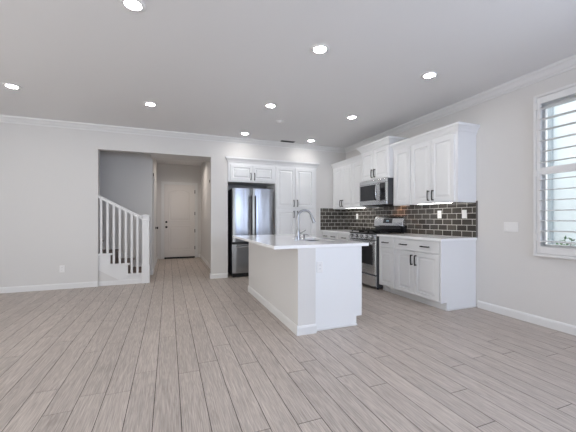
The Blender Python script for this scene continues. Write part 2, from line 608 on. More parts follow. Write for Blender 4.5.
# ------------------------------------------------------------------ window with plantation shutters
wd = bpy.data.objects.new('window_1', None); COL.objects.link(wd); struct(wd)
wd.location = (XR, 0, 0)
f = MB()
f.box(0.001, 0.149, WY1 - 0.004, WY1 - 0.0005, WZ0, WZ1); f.box(0.001, 0.149, WY0 + 0.0005, WY0 + 0.004, WZ0, WZ1)
f.box(0.001, 0.149, WY0 + 0.004, WY1 - 0.004, WZ1 - 0.004, WZ1 - 0.0005); f.box(0.001, 0.149, WY0 + 0.004, WY1 - 0.004, WZ0 + 0.0005, WZ0 + 0.004)
f.obj('reveal_lining', M['cab'], wd)
f = MB()
f.box(0.070, 0.120, WY0 + 0.004, WY0 + 0.048, WZ0 + 0.004, WZ1 - 0.004)
f.box(0.070, 0.120, WY1 - 0.030, WY1 - 0.004, WZ0 + 0.004, WZ1 - 0.004)
f.box(0.070, 0.120, WY0 + 0.048, WY1 - 0.030, WZ0 + 0.004, WZ0 + 0.034)
f.box(0.070, 0.120, WY0 + 0.048, WY1 - 0.030, WZ1 - 0.03, WZ1 - 0.004)
f.box(0.074, 0.116, 1.19, 1.235, WZ0 + 0.034, WZ1 - 0.03)
f.obj('window_frame', M['trim'], wd, 0.003)
box('window_pane', M['glass'], (0.093, 0.097, WY0 + 0.04, WY1 - 0.04, WZ0 + 0.03, WZ1 - 0.025), wd)

sh = thing('plantation_shutter', 'white plantation shutter with wide open louvers over the window in the right wall', 'shutter', (XR, 0, 0))
FY0, FY1, FZ0, FZ1 = 0.26, 2.166, 0.745, 2.488
f = MB()
fw = 0.032
for (a, b, c_, d_) in ((FY1 - fw, FY1, FZ0, FZ1), (FY0, FY0 + fw, FZ0, FZ1), (FY0 + fw, FY1 - fw, FZ0, FZ0 + fw), (FY0 + fw, FY1 - fw, FZ1 - fw, FZ1)):
    f.box(-0.034, -0.001, a, b, c_, d_)
    f.box(-0.040, -0.034, a + 0.006, b - 0.006, c_ + 0.006 if c_ != FZ0 or a == FY0 else c_ + 0.006, d_ - 0.006)
f.obj('shutter_frame', M['trim'], sh, 0.003)
mid = (FY0 + FY1) / 2
for (a, b) in ((mid + 0.002, FY1 - fw - 0.003), (FY0 + fw + 0.003, mid - 0.002)):
    p = MB()
    st = 0.036
    z0, z1 = FZ0 + fw + 0.003, FZ1 - fw - 0.003
    p.box(-0.032, -0.004, b - st, b, z0, z1)
    p.box(-0.032, -0.004, a, a + st, z0, z1)
    p.box(-0.031, -0.005, a + st, b - st, z0, 0.858)
    p.box(-0.031, -0.005, a + st, b - st, 1.622, 1.698)
    p.box(-0.031, -0.005, a + st, b - st, 2.385, z1)
    po = p.obj('shutter_panel', M['trim'], sh, 0.002)
    for nm, (za, zb, k) in (('louvers', (0.858, 1.622, 7)), ('louvers', (1.698, 2.385, 6))):
        lv = MB()
        for i in range(k):
            zc = za + (zb - za) * (i + 0.5) / k
            tilt = math.radians(4)
            prof = []
            for t in range(16):
                an = 2 * PI * t / 16
                u_, v_ = 0.054 * math.cos(an), 0.0055 * math.sin(an)
                prof.append((-0.018 + u_ * math.cos(tilt) - v_ * math.sin(tilt), zc + u_ * math.sin(tilt) + v_ * math.cos(tilt)))
            lv.prism(prof, a + st + 0.002, b - st - 0.002, 'y')
        lv.obj(nm, M['trim'], po, smooth=True)
for z in (0.95, 1.64, 2.36):
    box('hinge', M['trim'], (-0.042, -0.030, FY1 - fw - 0.014, FY1 - fw + 0.010, z - 0.035, z + 0.035), sh, 0.002)

# rear patio door and other unseen openings get plain panes
for i, (a, b, c_, d_) in enumerate(((-2.65, 0.25, 0, 2.4), (1.45, 3.15, 0.85, 2.35))):
    e = bpy.data.objects.new('window_%d' % (i + 2), None); COL.objects.link(e); struct(e)
    e.location = (0, YR, 0)
    f = MB()
    mid_ = (a + b) / 2
    f.box(a, a + 0.06, -0.08, -0.02, c_, d_); f.box(b - 0.06, b, -0.08, -0.02, c_, d_)
    f.box(mid_ - 0.04, mid_ + 0.04, -0.079, -0.021, c_, d_)
    f.box(a, b, -0.08, -0.02, d_ - 0.06, d_); f.box(a, b, -0.08, -0.02, c_ + 0.002, c_ + 0.07)
    f.obj('window_frame', M['trim'], e)
    box('window_pane', M['glass'], (a + 0.05, b - 0.05, -0.052, -0.048, c_ + 0.05, d_ - 0.05), e)

# ------------------------------------------------------------------ outside the right window
struct(box('ground_outside', M['ground'], (XR + 0.15, 9.0, -3.5, 6.5, -0.25, -0.15)))
struct(box('wall_outside', M['stucco'], (6.4, 6.6, -3.5, 6.5, -0.15, 5.2)))
dpipe = thing('downpipe', 'grey downpipe on the neighbouring wall outside the window', 'downpipe', (6.36, 3.44, -0.15))
MB().box(-0.035, 0.035, -0.042, 0.042, 0.001, 4.6).obj('pipe', M['pipe'], dpipe, 0.008)
for z_ in (0.9, 2.3, 3.7):
    box('bracket', M['pipe'], (-0.038, 0.038, -0.056, 0.056, z_, z_ + 0.03), dpipe, 0.003)
def shrub(loc, h, r, label, n=420):
    t = thing('garden_shrub', label, 'shrub', loc, 0, 'shrubs outside the right window')
    st = MB()
    lf = MB()
    for k in range(7):
        a = 2 * PI * k / 7 + random.random()
        tip = Vector((math.cos(a) * r * 0.6, math.sin(a) * r * 0.6, h * (0.75 + 0.2 * random.random())))
        st.tube([(0, 0, 0), tip * 0.5 + Vector((0, 0, h * 0.08)), tip], [0.016, 0.010, 0.004], 6)
    st.obj('stem', M['bark'], t)
    for k in range(n):
        th = random.random() * 2 * PI
        u_ = random.uniform(-0.75, 1)
        rr = (0.55 + 0.45 * random.random())
        c_ = Vector((r * rr * math.sqrt(1 - u_ * u_ * 0.9) * math.cos(th), r * rr * math.sqrt(1 - u_ * u_ * 0.9) * math.sin(th), h * 0.58 + u_ * h * 0.42 * rr))
        dirv = Vector((random.uniform(-1, 1), random.uniform(-1, 1), random.uniform(-0.3, 1))).normalized()
        side = dirv.cross(Vector((0.3, 0.2, 1))).normalized()
        L = random.uniform(0.05, 0.09)
        q = [c_, c_ + dirv * L * 0.5 + side * L * 0.28, c_ + dirv * L, c_ + dirv * L * 0.5 - side * L * 0.28]
        vv = [lf.bm.verts.new(p) for p in q]
        lf.bm.faces.new(vv)
    lf.obj('foliage', M['leaf'], t)
shrub((5.15, 2.72, -0.15), 1.05, 0.34, 'green leafy shrub outside the window, taller one nearest the window frame')
shrub((5.25, 2.0, -0.15), 0.93, 0.36, 'low green leafy shrub outside the window, right of the taller shrub')

# ------------------------------------------------------------------ cabinets (built facing local -y, x to the right, z up)
STILE = 0.056
def cab_front(m, x0, x1, z0, z1, y=0.0, t=0.019, flat=False):
    """raised-panel front: local face at y - t"""
    s = min(STILE, (x1 - x0) * 0.24, (z1 - z0) * 0.3)
    f_ = y - t
    if flat:
        m.rect_loops(x0, x1, z0, z1, [(0, y), (0, f_ + 0.004), (0.004, f_), (0.018, f_), (0.022, f_ + 0.003), (0.03, f_ + 0.003)])
    else:
        m.rect_loops(x0, x1, z0, z1, [(0, y), (0, f_ + 0.003), (0.003, f_), (s, f_), (s + 0.006, f_ + 0.012), (s + 0.016, f_ + 0.012),
                                      (s + 0.040, f_ + 0.001), (s + 0.046, f_ + 0.001)])

def pull(parent, x, z, y, vertical=True, L=0.142):
    m = MB()
    h = L / 2
    pts = []
    for k in range(9):
        t = -1 + 2 * k / 8
        pts.append((t * h, y - 0.026 - 0.006 * (1 - t * t)))
    if vertical:
        path = [(x, y, z - h + 0.012)] and [(x, yy, z + tt) for tt, yy in pts]
        m.tube(path, 0.0080, 8)
        for s in (-1, 1):
            m.tube([(x, y + 0.001, z + s * (h - 0.008)), (x, y - 0.029, z + s * (h - 0.008))], [0.009, 0.0065], 8)
    else:
        path = [(x + tt, yy, z) for tt, yy in pts]
        m.tube(path, 0.0080, 8)
        for s in (-1, 1):
            m.tube([(x + s * (h - 0.008), y + 0.001, z), (x + s * (h - 0.008), y - 0.029, z)], [0.009, 0.0065], 8)
    return m.obj('handle', M['bronze'], parent, smooth=True)

def door(parent, x0, x1, z0, z1, hx=None, hz=None, y=0.0, name='door'):
    m = MB(); cab_front(m, x0, x1, z0, z1, y)
    o = m.obj(name, M['cab'], parent)
    if hx is not None:
        pull(o, hx, hz, y - 0.019, True)
    return o

def drawer(parent, x0, x1, z0, z1, hxs=(), y=0.0):
    m = MB(); cab_front(m, x0, x1, z0, z1, y, flat=True)
    o = m.obj('drawer', M['cab'], parent)
    for hx in hxs:
        pull(o, hx, (z0 + z1) / 2, y - 0.019, False, 0.135)
    return o

CCROWN = [(0, 0), (0.006, 0), (0.006, 0.014), (0.014, 0.02), (0.022, 0.045), (0.042, 0.078), (0.052, 0.086), (0.055, 0.115), (0, 0.115)]
def cab_crown(parent, x0, x1, depth, z, left=True, right=True, prof=CCROWN):
    """mitred crown round the front (y=0) and the open sides of a cabinet"""
    rings = []
    P = []
    if left: P.append(lambda a: (x0 - a, depth))
    P.append(lambda a: (x0 - (a if left else 0), -a))
    P.append(lambda a: (x1 + (a if right else 0), -a))
    if right: P.append(lambda a: (x1 + a, depth))
    for fn in P:
        rings.append([(*fn(a), z + h) for a, h in prof])
    m = MB(); m.loft(rings)
    # top board closing the crown
    return m.obj('crown', M['cab'], parent)

RZ = -PI / 2                      # facing -x
def yl(y_far, y):                 # local x for a world y when the empty stands at (X, y_far)
    return y_far - y

TOE = 0.10
CT0, CT1 = 0.872, 0.905           # counter slab
def base_cabinet(label, X, y_far, y_near, doors, drawers, end_panel=False, depth=None, group='base cabinets along the right wall'):
    D = (XR - X) - 0.003 if depth is None else depth
    W = y_far - y_near
    t = thing('base_cabinet', label, 'cabinet', (X, y_far, 0), RZ, group)
    b = MB()
    b.prism([(0.0, TOE), (0.0, CT0 - 0.001), (D, CT0 - 0.001), (D, 0.001), (0.075, 0.001), (0.075, TOE)], 0, W - (0.019 if end_panel else 0), 'x')
    b.obj('cabinet_body', M['cab'], t)
    if end_panel:
        e = MB()
        e.prism([(-0.019, TOE), (-0.019, CT0 - 0.001), (D, CT0 - 0.001), (D, 0.001), (0.072, 0.001), (0.072, TOE)], W - 0.019, W, 'x')
        e.obj('side_panel', M['cab'], t, 0.002)
        box('shoe_moulding', M['trim'], (W + 0.0005, W + 0.012, 0.072, D, 0.001, 0.022), t, 0.004)
    for (a, b_, h) in doors:
        door(t, yl(y_far, a), yl(y_far, b_), TOE + 0.012, 0.697, None if h is None else yl(y_far, h), 0.585)
    for (a, b_, hs) in drawers:
        drawer(t, yl(y_far, a), yl(y_far, b_), 0.708, 0.862, [yl(y_far, h) for h in hs])
    return t

FX = 3.16
base_cabinet('white base cabinet with one wide drawer above two doors at the counter end', FX, 3.69, 2.858,
             [(3.665, 3.312, 3.345), (3.306, 2.892, 3.272)], [(3.665, 2.892, (3.51, 3.11))], True)
base_cabinet('narrow white base cabinet with one drawer and one door just right of the range', FX, 4.085, 3.69,
             [(4.062, 3.713, None)], [(4.062, 3.713, (3.90,))])
base_cabinet('white base cabinet with a single drawer just left of the range', FX, 5.345, 4.875,
             [(5.320, 4.90, 4.945)], [(5.320, 4.90, (5.11,))])
base_cabinet('white base cabinet with two small drawers in the corner by the back wall', FX, 6.035, 5.345,
             [(6.00, 5.725, 5.76), (5.695, 5.372, 5.66)], [(6.00, 5.725, (5.86,)), (5.695, 5.372, (5.53,))])

def countertop(label, y0, y1, group):
    o = MB().box(FX - 0.045, XR - 0.014, y0, y1, CT0, CT1).obj('countertop', M['quartz'], None, 0.003)
    return tag(o, label, 'countertop', group)
countertop('white quartz countertop on the base cabinets at the near right end', 2.835, 4.09, 'countertops on the right run')
countertop('white quartz countertop in the far corner left of the range', 4.87, YB - 0.014, 'countertops on the right run')

# upper cabinets
UZ0, UZ1 = 1.365, 2.25
def wall_cabinet(label, X, y_far, y_near, z0, z1, doors, hz, crown_l, crown_r, crown_prof=CCROWN):
    D = XR - X - 0.003
    W = y_far - y_near
    t = thing('wall_cabinet', label, 'cabinet', (X, y_far, z0), RZ, 'wall cabinets along the right wall')
    b = MB()
    h = z1 - z0
    b.box(0, W, 0, D, 0.022, h)
    b.box(0, W, 0, 0.02, 0, 0.022)
    b.box(0, 0.018, 0.02, D, 0, 0.022); b.box(W - 0.018, W, 0.02, D, 0, 0.022)
    b.obj('cabinet_body', M['cab'], t, 0.001)
    for (a, b_, hy) in doors:
        door(t, yl(y_far, a), yl(y_far, b_), 0.014, h - 0.012, None if hy is None else yl(y_far, hy), hz - z0)
    cab_crown(t, 0, W, D, h - 0.001, crown_l, crown_r, crown_prof)
    return t

UX = 3.42
wall_cabinet('white wall cabinet with two tall doors at the near right end', UX, 3.655, 2.855, UZ0, UZ1,
             [(3.637, 3.27, 3.305), (3.264, 2.895, 3.228)], 1.475, False, True)
wall_cabinet('white wall cabinet with a single door just right of the microwave', UX, 4.055, 3.655, UZ0, UZ1,
             [(4.005, 3.668, None)], 1.475, False, False)
wall_cabinet('narrow single-door white wall cabinet just left of the microwave', UX, 5.245, 4.835, UZ0, UZ1,
             [(5.232, 4.86, None)], 1.475, False, False)
wall_cabinet('white wall cabinet with two doors in the corner by the back wall', UX, 6.035, 5.245, UZ0, UZ1,
             [(6.005, 5.625, 5.660), (5.617, 5.262, 5.585)], 1.475, False, False)
MCROWN = [(a * 1.35, h * 1.05) for a, h in CCROWN]
MX = 3.345
wall_cabinet('raised white wall cabinet with two short doors above the microwave', MX, 4.83, 4.06, 1.825, 2.355,
             [(4.812, 4.452, 4.485), (4.446, 4.078, 4.412)], 1.94, True, True, MCROWN)

# under-cabinet lights
def ucl(label, y0, y1):
    t = thing('under_cabinet_light', label, 'light', (3.53, (y0 + y1) / 2, UZ0 + 0.022), 0, 'under-cabinet lights')
    h = (y1 - y0) / 2
    box('housing', M['plastic'], (-0.05, 0.05, -h, h, -0.014, -0.0005), t, 0.002)
    box('lens', M['bar'], (-0.042, 0.042, -h + 0.012, h - 0.012, -0.020, -0.0142), t, 0.002)
    return t
ucl('bright white light bar under the near double wall cabinet', 3.06, 3.62)
ucl('bright white light bar under the corner wall cabinets left of the microwave', 5.03, 5.64)

# ------------------------------------------------------------------ backsplash
def backsplash(label, length, z0, z1, loc, rz, phase=0.0):
    t = thing('backsplash', label, 'backsplash', loc, rz, 'tiled backsplashes')
    box('grout', M['grout'], (0, length, -0.0095, -0.001, z0, z1), t)
    tl = MB()
    rows_n = 6
    th = (z1 - z0) / rows_n
    tw = 0.157
    g = 0.0065
    for r in range(rows_n):
        x_ = -(tw / 2 if r % 2 else 0) - phase
        while x_ < length:
            a, b_ = max(x_, 0), min(x_ + tw, length)
            if b_ - a > 0.012:
                zz0, zz1 = z0 + r * th, z0 + (r + 1) * th
                a += g / 2; b_ -= g / 2; zz0 += g / 2; zz1 -= g / 2
                e = 0.003
                jx, jz = random.uniform(-0.0004, 0.0004), random.uniform(-0.0004, 0.0004)
                rings = [[(a, -0.006, zz0), (b_, -0.006, zz0), (b_, -0.006, zz1), (a, -0.006, zz1)],
                         [(a, -0.010, zz0), (b_, -0.010, zz0), (b_, -0.010, zz1), (a, -0.010, zz1)],
                         [(a + e, -0.0125 + jx + jz, zz0 + e), (b_ - e, -0.0125 - jx + jz, zz0 + e), (b_ - e, -0.0125 - jx - jz, zz1 - e), (a + e, -0.0125 + jx - jz, zz1 - e)]]
                tl.loft(rings)
            x_ += tw
    tl.obj('tiles', M['tile'], t)
    return t
bs = backsplash('dark taupe subway tile backsplash on the right wall behind the range', YB - 2.85 - 0.013, CT1 + 0.001, 1.386, (XR, YB - 0.013, 0), RZ, 0.02)
L_ = YB - 2.85 - 0.013
box('edge_strip', M['edge'], (L_, L_ + 0.014, -0.013, -0.001, CT1 + 0.001, 1.386), bs)
bs2 = backsplash('short dark taupe subway tile backsplash on the back wall in the corner', XR - 3.10, CT1 + 0.001, 1.386, (3.10, YB, 0), 0, 0.03)
box('edge_strip', M['trim'], (-0.016, 0, -0.014, -0.001, CT1 + 0.001, 1.386), bs2)

# ------------------------------------------------------------------ outlets and switches
def plate(name, label, cat, loc, rz, gangs=1, kind='outlet', group='wall plates'):
    t = thing(name, label, cat, loc, rz, group)
    w_ = 0.036 + 0.036 * 0.5 + (gangs - 1) * 0.046
    w_ = 0.070 + (gangs - 1) * 0.046
    m = MB(); m.rect_loops(-w_ / 2, w_ / 2, -0.057, 0.057, [(0, 0), (0, -0.003), (0.004, -0.006), (0.006, -0.006)])
    m.obj('cover_plate', M['plastic'], t)
    for g_ in range(gangs):
        xc = (g_ - (gangs - 1) / 2) * 0.046
        if kind == 'outlet':
            for s in (-1, 1):
                o = MB(); o.box(xc - 0.016, xc + 0.016, -0.0085, -0.0061, s * 0.02 - 0.013, s * 0.02 + 0.013)
                oo = o.obj('socket', M['plastic'], t, 0.003)
                sl = MB()
                for dx in (-0.006, 0.006):
                    sl.box(xc + dx - 0.0012, xc + dx + 0.0012, -0.0088, -0.0086, s * 0.02 - 0.003, s * 0.02 + 0.006)
                sl.obj('slot', M['slot'], oo)
        else:
            o = MB()
            o.prism([(-0.0061, -0.033), (-0.0115, -0.033), (-0.008, 0.0), (-0.0095, 0.033), (-0.0061, 0.033)], xc - 0.0165, xc + 0.0165, 'x')
            o.obj('rocker', M['plastic'], t, 0.001)
    return t
TX = XR - 0.0135
plate('wall_outlet', 'white outlet on the tile backsplash under the near wall cabinet, left one of the pair', 'outlet', (TX, 3.43, 1.215), RZ)
plate('light_switch', 'white rocker switch on the tile backsplash close to its right edge', 'switch', (TX, 3.02, 1.215), RZ, 1, 'switch')
plate('wall_outlet', 'white outlet on the tile backsplash left of the range', 'outlet', (TX, 5.56, 1.20), RZ)
plate('light_switch', 'wide white rocker switch plate on the right wall beside the window', 'switch', (XR - 0.0005, 2.42, 1.055), RZ, 3, 'switch')
plate('wall_outlet', 'white outlet low on the back wall left of the staircase', 'outlet', (-1.63, YB - 0.0005, 0.33), 0)

# ------------------------------------------------------------------ range
RY0, RY1 = 4.098, 4.862
RW = RY1 - RY0
rg = thing('gas_range', 'stainless gas range with black cooktop between the base cabinets', 'range', (3.10, RY1, 0), RZ)
RD = XR - 0.016 - 3.10
box('range_body', M['grey'], (0, RW, 0.03, RD, 0.03, 0.895), rg, 0.003)
for fx in (0.05, RW - 0.05):
    for fy in (0.08, RD - 0.08):
        MB().tube([(fx, fy, 0.001), (fx, fy, 0.032)], 0.018, 10).obj('foot', M['black'], rg)
m = MB(); m.rect_loops(0.004, RW - 0.004, 0.045, 0.222, [(0, 0.03), (0, 0.006), (0.006, 0), (0.02, 0)])
m.obj('storage_drawer', M['steelh'], rg)
m = MB(); m.rect_loops(0.004, RW - 0.004, 0.242, 0.798, [(0, 0.03), (0, 0.004), (0.006, -0.004), (0.075, -0.004)])
od = m.obj('oven_door', M['steelh'], rg)
m = MB(); m.rect_loops(0.07, RW - 0.07, 0.395, 0.725, [(0, -0.0035), (0, -0.006), (0.004, -0.007), (0.02, -0.007)])
m.obj('oven_window', M['oglass'], od)
m = MB()
m.tube([(0.05, -0.052, 0.757), (RW - 0.05, -0.052, 0.757)], 0.013, 14)
for hx in (0.085, RW - 0.085):
    m.tube([(hx, -0.003, 0.757), (hx, -0.052, 0.757)], [0.014, 0.010], 10)
m.obj('oven_handle', M['steelh'], od, smooth=True)
m = MB()
m.prism([(0.03, 0.805), (-0.012, 0.808), (-0.016, 0.82), (0.012, 0.898), (0.03, 0.9)], 0.002, RW - 0.002, 'x')
cp = m.obj('control_panel', M['steelh'], rg, 0.002)
for i in range(5):
    kx = 0.09 + i * (RW - 0.18) / 4
    k = MB()
    n_ = Vector((0, -0.94, 0.34)).normalized()
    c0 = Vector((kx, -0.004, 0.855))
    k.tube([c0, c0 + n_ * 0.012], [0.027, 0.027], 18)
    k.tube([c0 + n_ * 0.012, c0 + n_ * 0.036, c0 + n_ * 0.04], [0.022, 0.019, 0.014], 18)
    k.obj('knob', M['black'] if False else M['steelh'], rg, smooth=True)
    kk = MB(); kk.tube([c0 - n_ * 0.001, c0 + n_ * 0.004], [0.031, 0.031], 18); kk.obj('knob_ring', M['black'], cp)
m = MB(); m.rect_loops(0, 1, 0, 1, [(0, 0)]) if False else None
box('cooktop', M['black'], (0.0, RW, 0.0, RD - 0.06, 0.896, 0.914), rg, 0.004)
for (bx, by, br) in ((0.16, 0.16, 0.045), (0.16, 0.42, 0.036), (RW / 2, 0.29, 0.05), (RW - 0.16, 0.16, 0.05), (RW - 0.16, 0.42, 0.036)):
    MB().lathe([(br * 0.3, 0.915), (br, 0.915), (br, 0.926), (br * 0.75, 0.930), (br * 0.7, 0.936), (br * 0.1, 0.937)], (bx, by, 0), 20).obj('burner', M['iron'], rg)
for i in range(3):
    g0 = 0.012 + i * (RW - 0.024) / 3 + 0.003
    g1 = 0.012 + (i + 1) * (RW - 0.024) / 3 - 0.003
    m = MB()
    zt = 0.952
    for yy in (0.045, RD - 0.115):
        m.box(g0, g1, yy - 0.006, yy + 0.006, zt - 0.012, zt)
    for xx in (g0 + 0.006, g1 - 0.006):
        m.box(xx - 0.006, xx + 0.006, 0.045, RD - 0.115, zt - 0.012, zt)
    xc = (g0 + g1) / 2
    m.box(xc - 0.005, xc + 0.005, 0.045, RD - 0.115, zt - 0.010, zt + 0.002)
    for yy in (0.16, 0.29, 0.42):
        m.box(g0, g1, yy - 0.005, yy + 0.005, zt - 0.010, zt + 0.002)
    for xx in (g0 + 0.006, g1 - 0.006):
        for yy in (0.045, RD - 0.115):
            m.box(xx - 0.007, xx + 0.007, yy - 0.007, yy + 0.007, 0.9145, zt - 0.012)
    m.obj('grate', M['iron'], rg, 0.001)
# backguard: curved steel fascia over a black base
m = MB(); m.box(0.0, RW, RD - 0.062, RD, 0.9145, 1.04)
m.obj('backguard_base', M['bglass'], rg, 0.003)
pr_ = [(RD - 0.001, 1.015), (RD - 0.075, 1.015), (RD - 0.090, 1.03), (RD - 0.088, 1.09), (RD - 0.070, 1.16), (RD - 0.045, 1.195), (RD - 0.001, 1.20)]
bg = MB().prism(pr_, 0.0, RW, 'x').obj('backguard', M['steelh'], rg, 0.004)
m = MB()
m.prism([(RD - 0.0905, 1.075), (RD - 0.0895, 1.09), (RD - 0.0725, 1.156), (RD - 0.070, 1.156), (RD - 0.084, 1.075)], 0.26, 0.50, 'x')
dp = m.obj('display', M['bglass'], bg)
m = MB()
for i, dx in enumerate((0.345, 0.362, 0.384, 0.401)):
    m.prism([(RD - 0.0872, 1.105), (RD - 0.0822, 1.126), (RD - 0.0812, 1.126), (RD - 0.086, 1.105)], dx, dx + 0.010, 'x')
m.obj('clock', M['clock'], dp)

# ------------------------------------------------------------------ microwave
mw = thing('microwave', 'stainless over-the-range microwave under the raised wall cabinet', 'microwave', (3.295, 4.825, 1.392), RZ)
MW, MH, MD = 0.757, 0.428, XR - 0.016 - 3.295
box('microwave_body', M['grey'], (0, MW, 0.025, MD, 0.0, MH), mw, 0.003)
m = MB(); m.box(0.0, MW, 0.0, 0.0245, MH - 0.062, MH - 0.002); m.obj('vent_panel', M['steelh'], mw, 0.004)
m = MB(); m.box(0.0, MW, 0.0, 0.0245, 0.0, 0.058); m.obj('lower_panel', M['steelh'], mw, 0.004)
m = MB(); m.rect_loops(0.0, 0.575, 0.060, MH - 0.064, [(0, 0.0245), (0, -0.001), (0.004, -0.005), (0.03, -0.005)])
md = m.obj('microwave_door', M['steelh'], mw)
m = MB(); m.rect_loops(0.028, 0.505, 0.078, MH - 0.082, [(0, -0.0045), (0, -0.006), (0.003, -0.007), (0.02, -0.007)])
m.obj('door_window', M['bglass'], md)
m = MB()
m.tube([(0.545, -0.004, 0.075), (0.545, -0.035, 0.085), (0.545, -0.050, 0.13), (0.545, -0.055, 0.212), (0.545, -0.050, 0.295), (0.545, -0.035, 0.34), (0.545, -0.004, 0.35)], 0.011, 12)
m.obj('microwave_handle', M['steelh'], md, smooth=True)
m = MB(); m.rect_loops(0.577, MW, 0.060, MH - 0.064, [(0, 0.0245), (0, 0.0), (0.003, -0.004), (0.012, -0.004)])
kp = m.obj('control_panel', M['steelh'], mw)
m = MB(); m.rect_loops(0.590, MW - 0.035, 0.068, MH - 0.072, [(0, -0.0035), (0, -0.005), (0.003, -0.006), (0.012, -0.006)])
m.obj('keypad', M['bglass'], kp)
m = MB(); m.box(0.05, MW - 0.05, 0.04, MD - 0.02, -0.012, -0.0005); m.obj('filter_grille', M['black'], mw)
box('cooktop_lamp', M['warm'], (MW - 0.19, MW - 0.13, 0.335, 0.365, -0.016, -0.0125), mw)

# ------------------------------------------------------------------ refrigerator
FRX0, FRX1, FRY, FRH = 1.155, 2.022, 5.955, 1.755
fr = thing('refrigerator', 'stainless french-door refrigerator with bottom freezer in the wall alcove', 'refrigerator', (FRX0, FRY, 0))
FW = FRX1 - FRX0
box('refrigerator_body', M['grey'], (0.004, FW - 0.004, 0.062, 0.75, 0.03, FRH - 0.01), fr, 0.004)
def fdoor(name, x0, x1, z0, z1):
    m = MB()
    k = 12
    rings = []
    # gently bowed front
    front = []
    for i in range(k + 1):
        t = i / k
        xx = x0 + (x1 - x0) * t
        s = 2 * t - 1
        front.append((xx, 0.008 * s * s + 0.012 * abs(s) ** 12))
    out = front + [(x1, 0.06), (x0, 0.06)]
    m.prism(out, z0, z1, 'z')
    return m.obj(name, M['steel'], fr, 0.003, smooth=True)
half = FW / 2 - 0.030
dL = fdoor('refrigerator_door', 0.0, half - 0.002, 0.695, FRH)
dR = fdoor('refrigerator_door', half + 0.002, FW, 0.695, FRH)
dF = fdoor('freezer_drawer', 0.0, FW, 0.085, 0.655)
def fhandle(par, x_):
    m = MB()
    m.tube([(x_, -0.046, 0.76), (x_, -0.052, 0.80), (x_, -0.052, 1.57), (x_, -0.046, 1.61)], 0.012, 12)
    for z in (0.80, 1.57):
        m.tube([(x_, 0.004, z), (x_, -0.052, z)], 0.010, 10)
    return m.obj('refrigerator_handle', M['darksteel'], par, smooth=True)
fhandle(dL, half - 0.046); fhandle(dR, half + 0.046)
m = MB(); m.tube([(0.06, -0.05, 0.605), (FW - 0.06, -0.05, 0.605)], 0.012, 12)
for hx in (0.10, FW - 0.10):
    m.tube([(hx, 0.004, 0.605), (hx, -0.05, 0.605)], 0.010, 10)
m.obj('freezer_handle', M['steelh'], dF, smooth=True)
box('toe_grille', M['black'], (0.01, FW - 0.01, 0.03, 0.06, 0.012, 0.08), fr, 0.002)
for fx in (0.05, FW - 0.05):
    MB().tube([(fx, 0.09, 0.001), (fx, 0.09, 0.032)], 0.02, 12).obj('foot', M['black'], fr)
m = MB(); m.box(half - 0.05, half + 0.05, 0.03, 0.075, FRH - 0.006, FRH + 0.012); m.obj('hinge_cover', M['grey'], fr, 0.003)

# cabinet over the refrigerator and the pantry
def tall_crown(t, W, l, r):
    cab_crown(t, 0, W, 0.018, 2.245, l, r)
CY_ = YB - 0.02
t = thing('overhead_cabinet', 'white cabinet with two short doors above the refrigerator', 'cabinet', (1.083, CY_, 0), 0)
W = 2.052 - 1.083
b = MB(); b.box(0, W, 0, 0.60, 1.878, 2.297); b.box(0, W, 0.0, 0.0195, 2.297, 2.355)
b.box(0, 0.045, 0.05, 0.60, 0.003, 1.878) if False else None
b.obj('cabinet_body', M['cab'], t, 0.001)
door(t, 0.042, 0.484, 1.905, 2.222, 0.448, 1.995)
door(t, 0.488, W - 0.022, 1.905, 2.222, 0.524, 1.995)
tall_crown(t, W, True, False)
t = thing('pantry_cabinet', 'tall white pantry cabinet with four doors right of the refrigerator', 'cabinet', (2.053, CY_, 0), 0)
W = 2.997 - 2.053
b = MB(); b.box(0, W, 0, 0.60, 0.10, 2.297); b.box(0, W, 0.0, 0.0195, 2.297, 2.355); b.box(0, W, 0.075, 0.60, 0.001, 0.10)
b.obj('cabinet_body', M['cab'], t, 0.001)
for z0, z1, hz in ((1.375, 2.222, 1.478), (0.112, 1.345, 1.245)):
    door(t, 0.016, 0.444, z0, z1, 0.405, hz)
    door(t, 0.449, W - 0.06, z0, z1, 0.487, hz)
tall_crown(t, W, False, True)

# ------------------------------------------------------------------ island
IX0, IX1, IXP = 1.19, 1.945, 1.385
IY0, IY1 = 2.835, 4.80
IZ0, IZ1 = 0.857, 0.888
isl = thing('kitchen_island', 'white kitchen island with a painted half wall on its left side, in the room centre', 'island', (IX0, IY0, 0), 0)
iw, il = IX1 - IX0, IY1 - IY0
px = IXP - IX0
MB().prism([(0, -0.04), (px, -0.04), (px, -0.0005), (0.12, -0.0005), (0.12, il), (0, il)], 0.001, IZ0 - 0.001, 'z').obj('half_wall', M['wall'], isl, 0.003)
b = MB()
# open carcass: floor, back, face frame and partitions, so that the sink hangs in a real hollow
b.box(0.121, iw - 0.076, 0.019, il - 0.019, 0.001, 0.10)
b.box(0.121, iw - 0.021, 0.019, il - 0.019, 0.1001, 0.118)
b.box(0.121, 0.135, 0.019, il - 0.019, 0.118, IZ0 - 0.001)
b.box(iw - 0.020, iw - 0.0005, 0.019, il - 0.019, 0.1001, IZ0 - 0.001)
for yy in (0.0195, 0.30, 1.20, il - 0.038):
    b.box(0.135, iw - 0.021, yy, yy + 0.018, 0.118, IZ0 - 0.001)
b.obj('cabinet_body', M['cab'], isl)
e = MB()
e.prism([(0.121, 0.001), (iw - 0.05, 0.001), (iw - 0.05, 0.10), (iw + 0.018, 0.10), (iw + 0.018, IZ0 - 0.001), (0.121, IZ0 - 0.001)], 0.0, 0.0185, 'y')
e.obj('end_panel', M['cab'], isl, 0.002)
box('shoe_moulding', M['trim'], (px + 0.002, iw - 0.045, -0.012, -0.0005, 0.001, 0.022), isl, 0.004)
m = MB()
m.prism([(-a, h) for a, h in BB], -0.04, il, 'y')
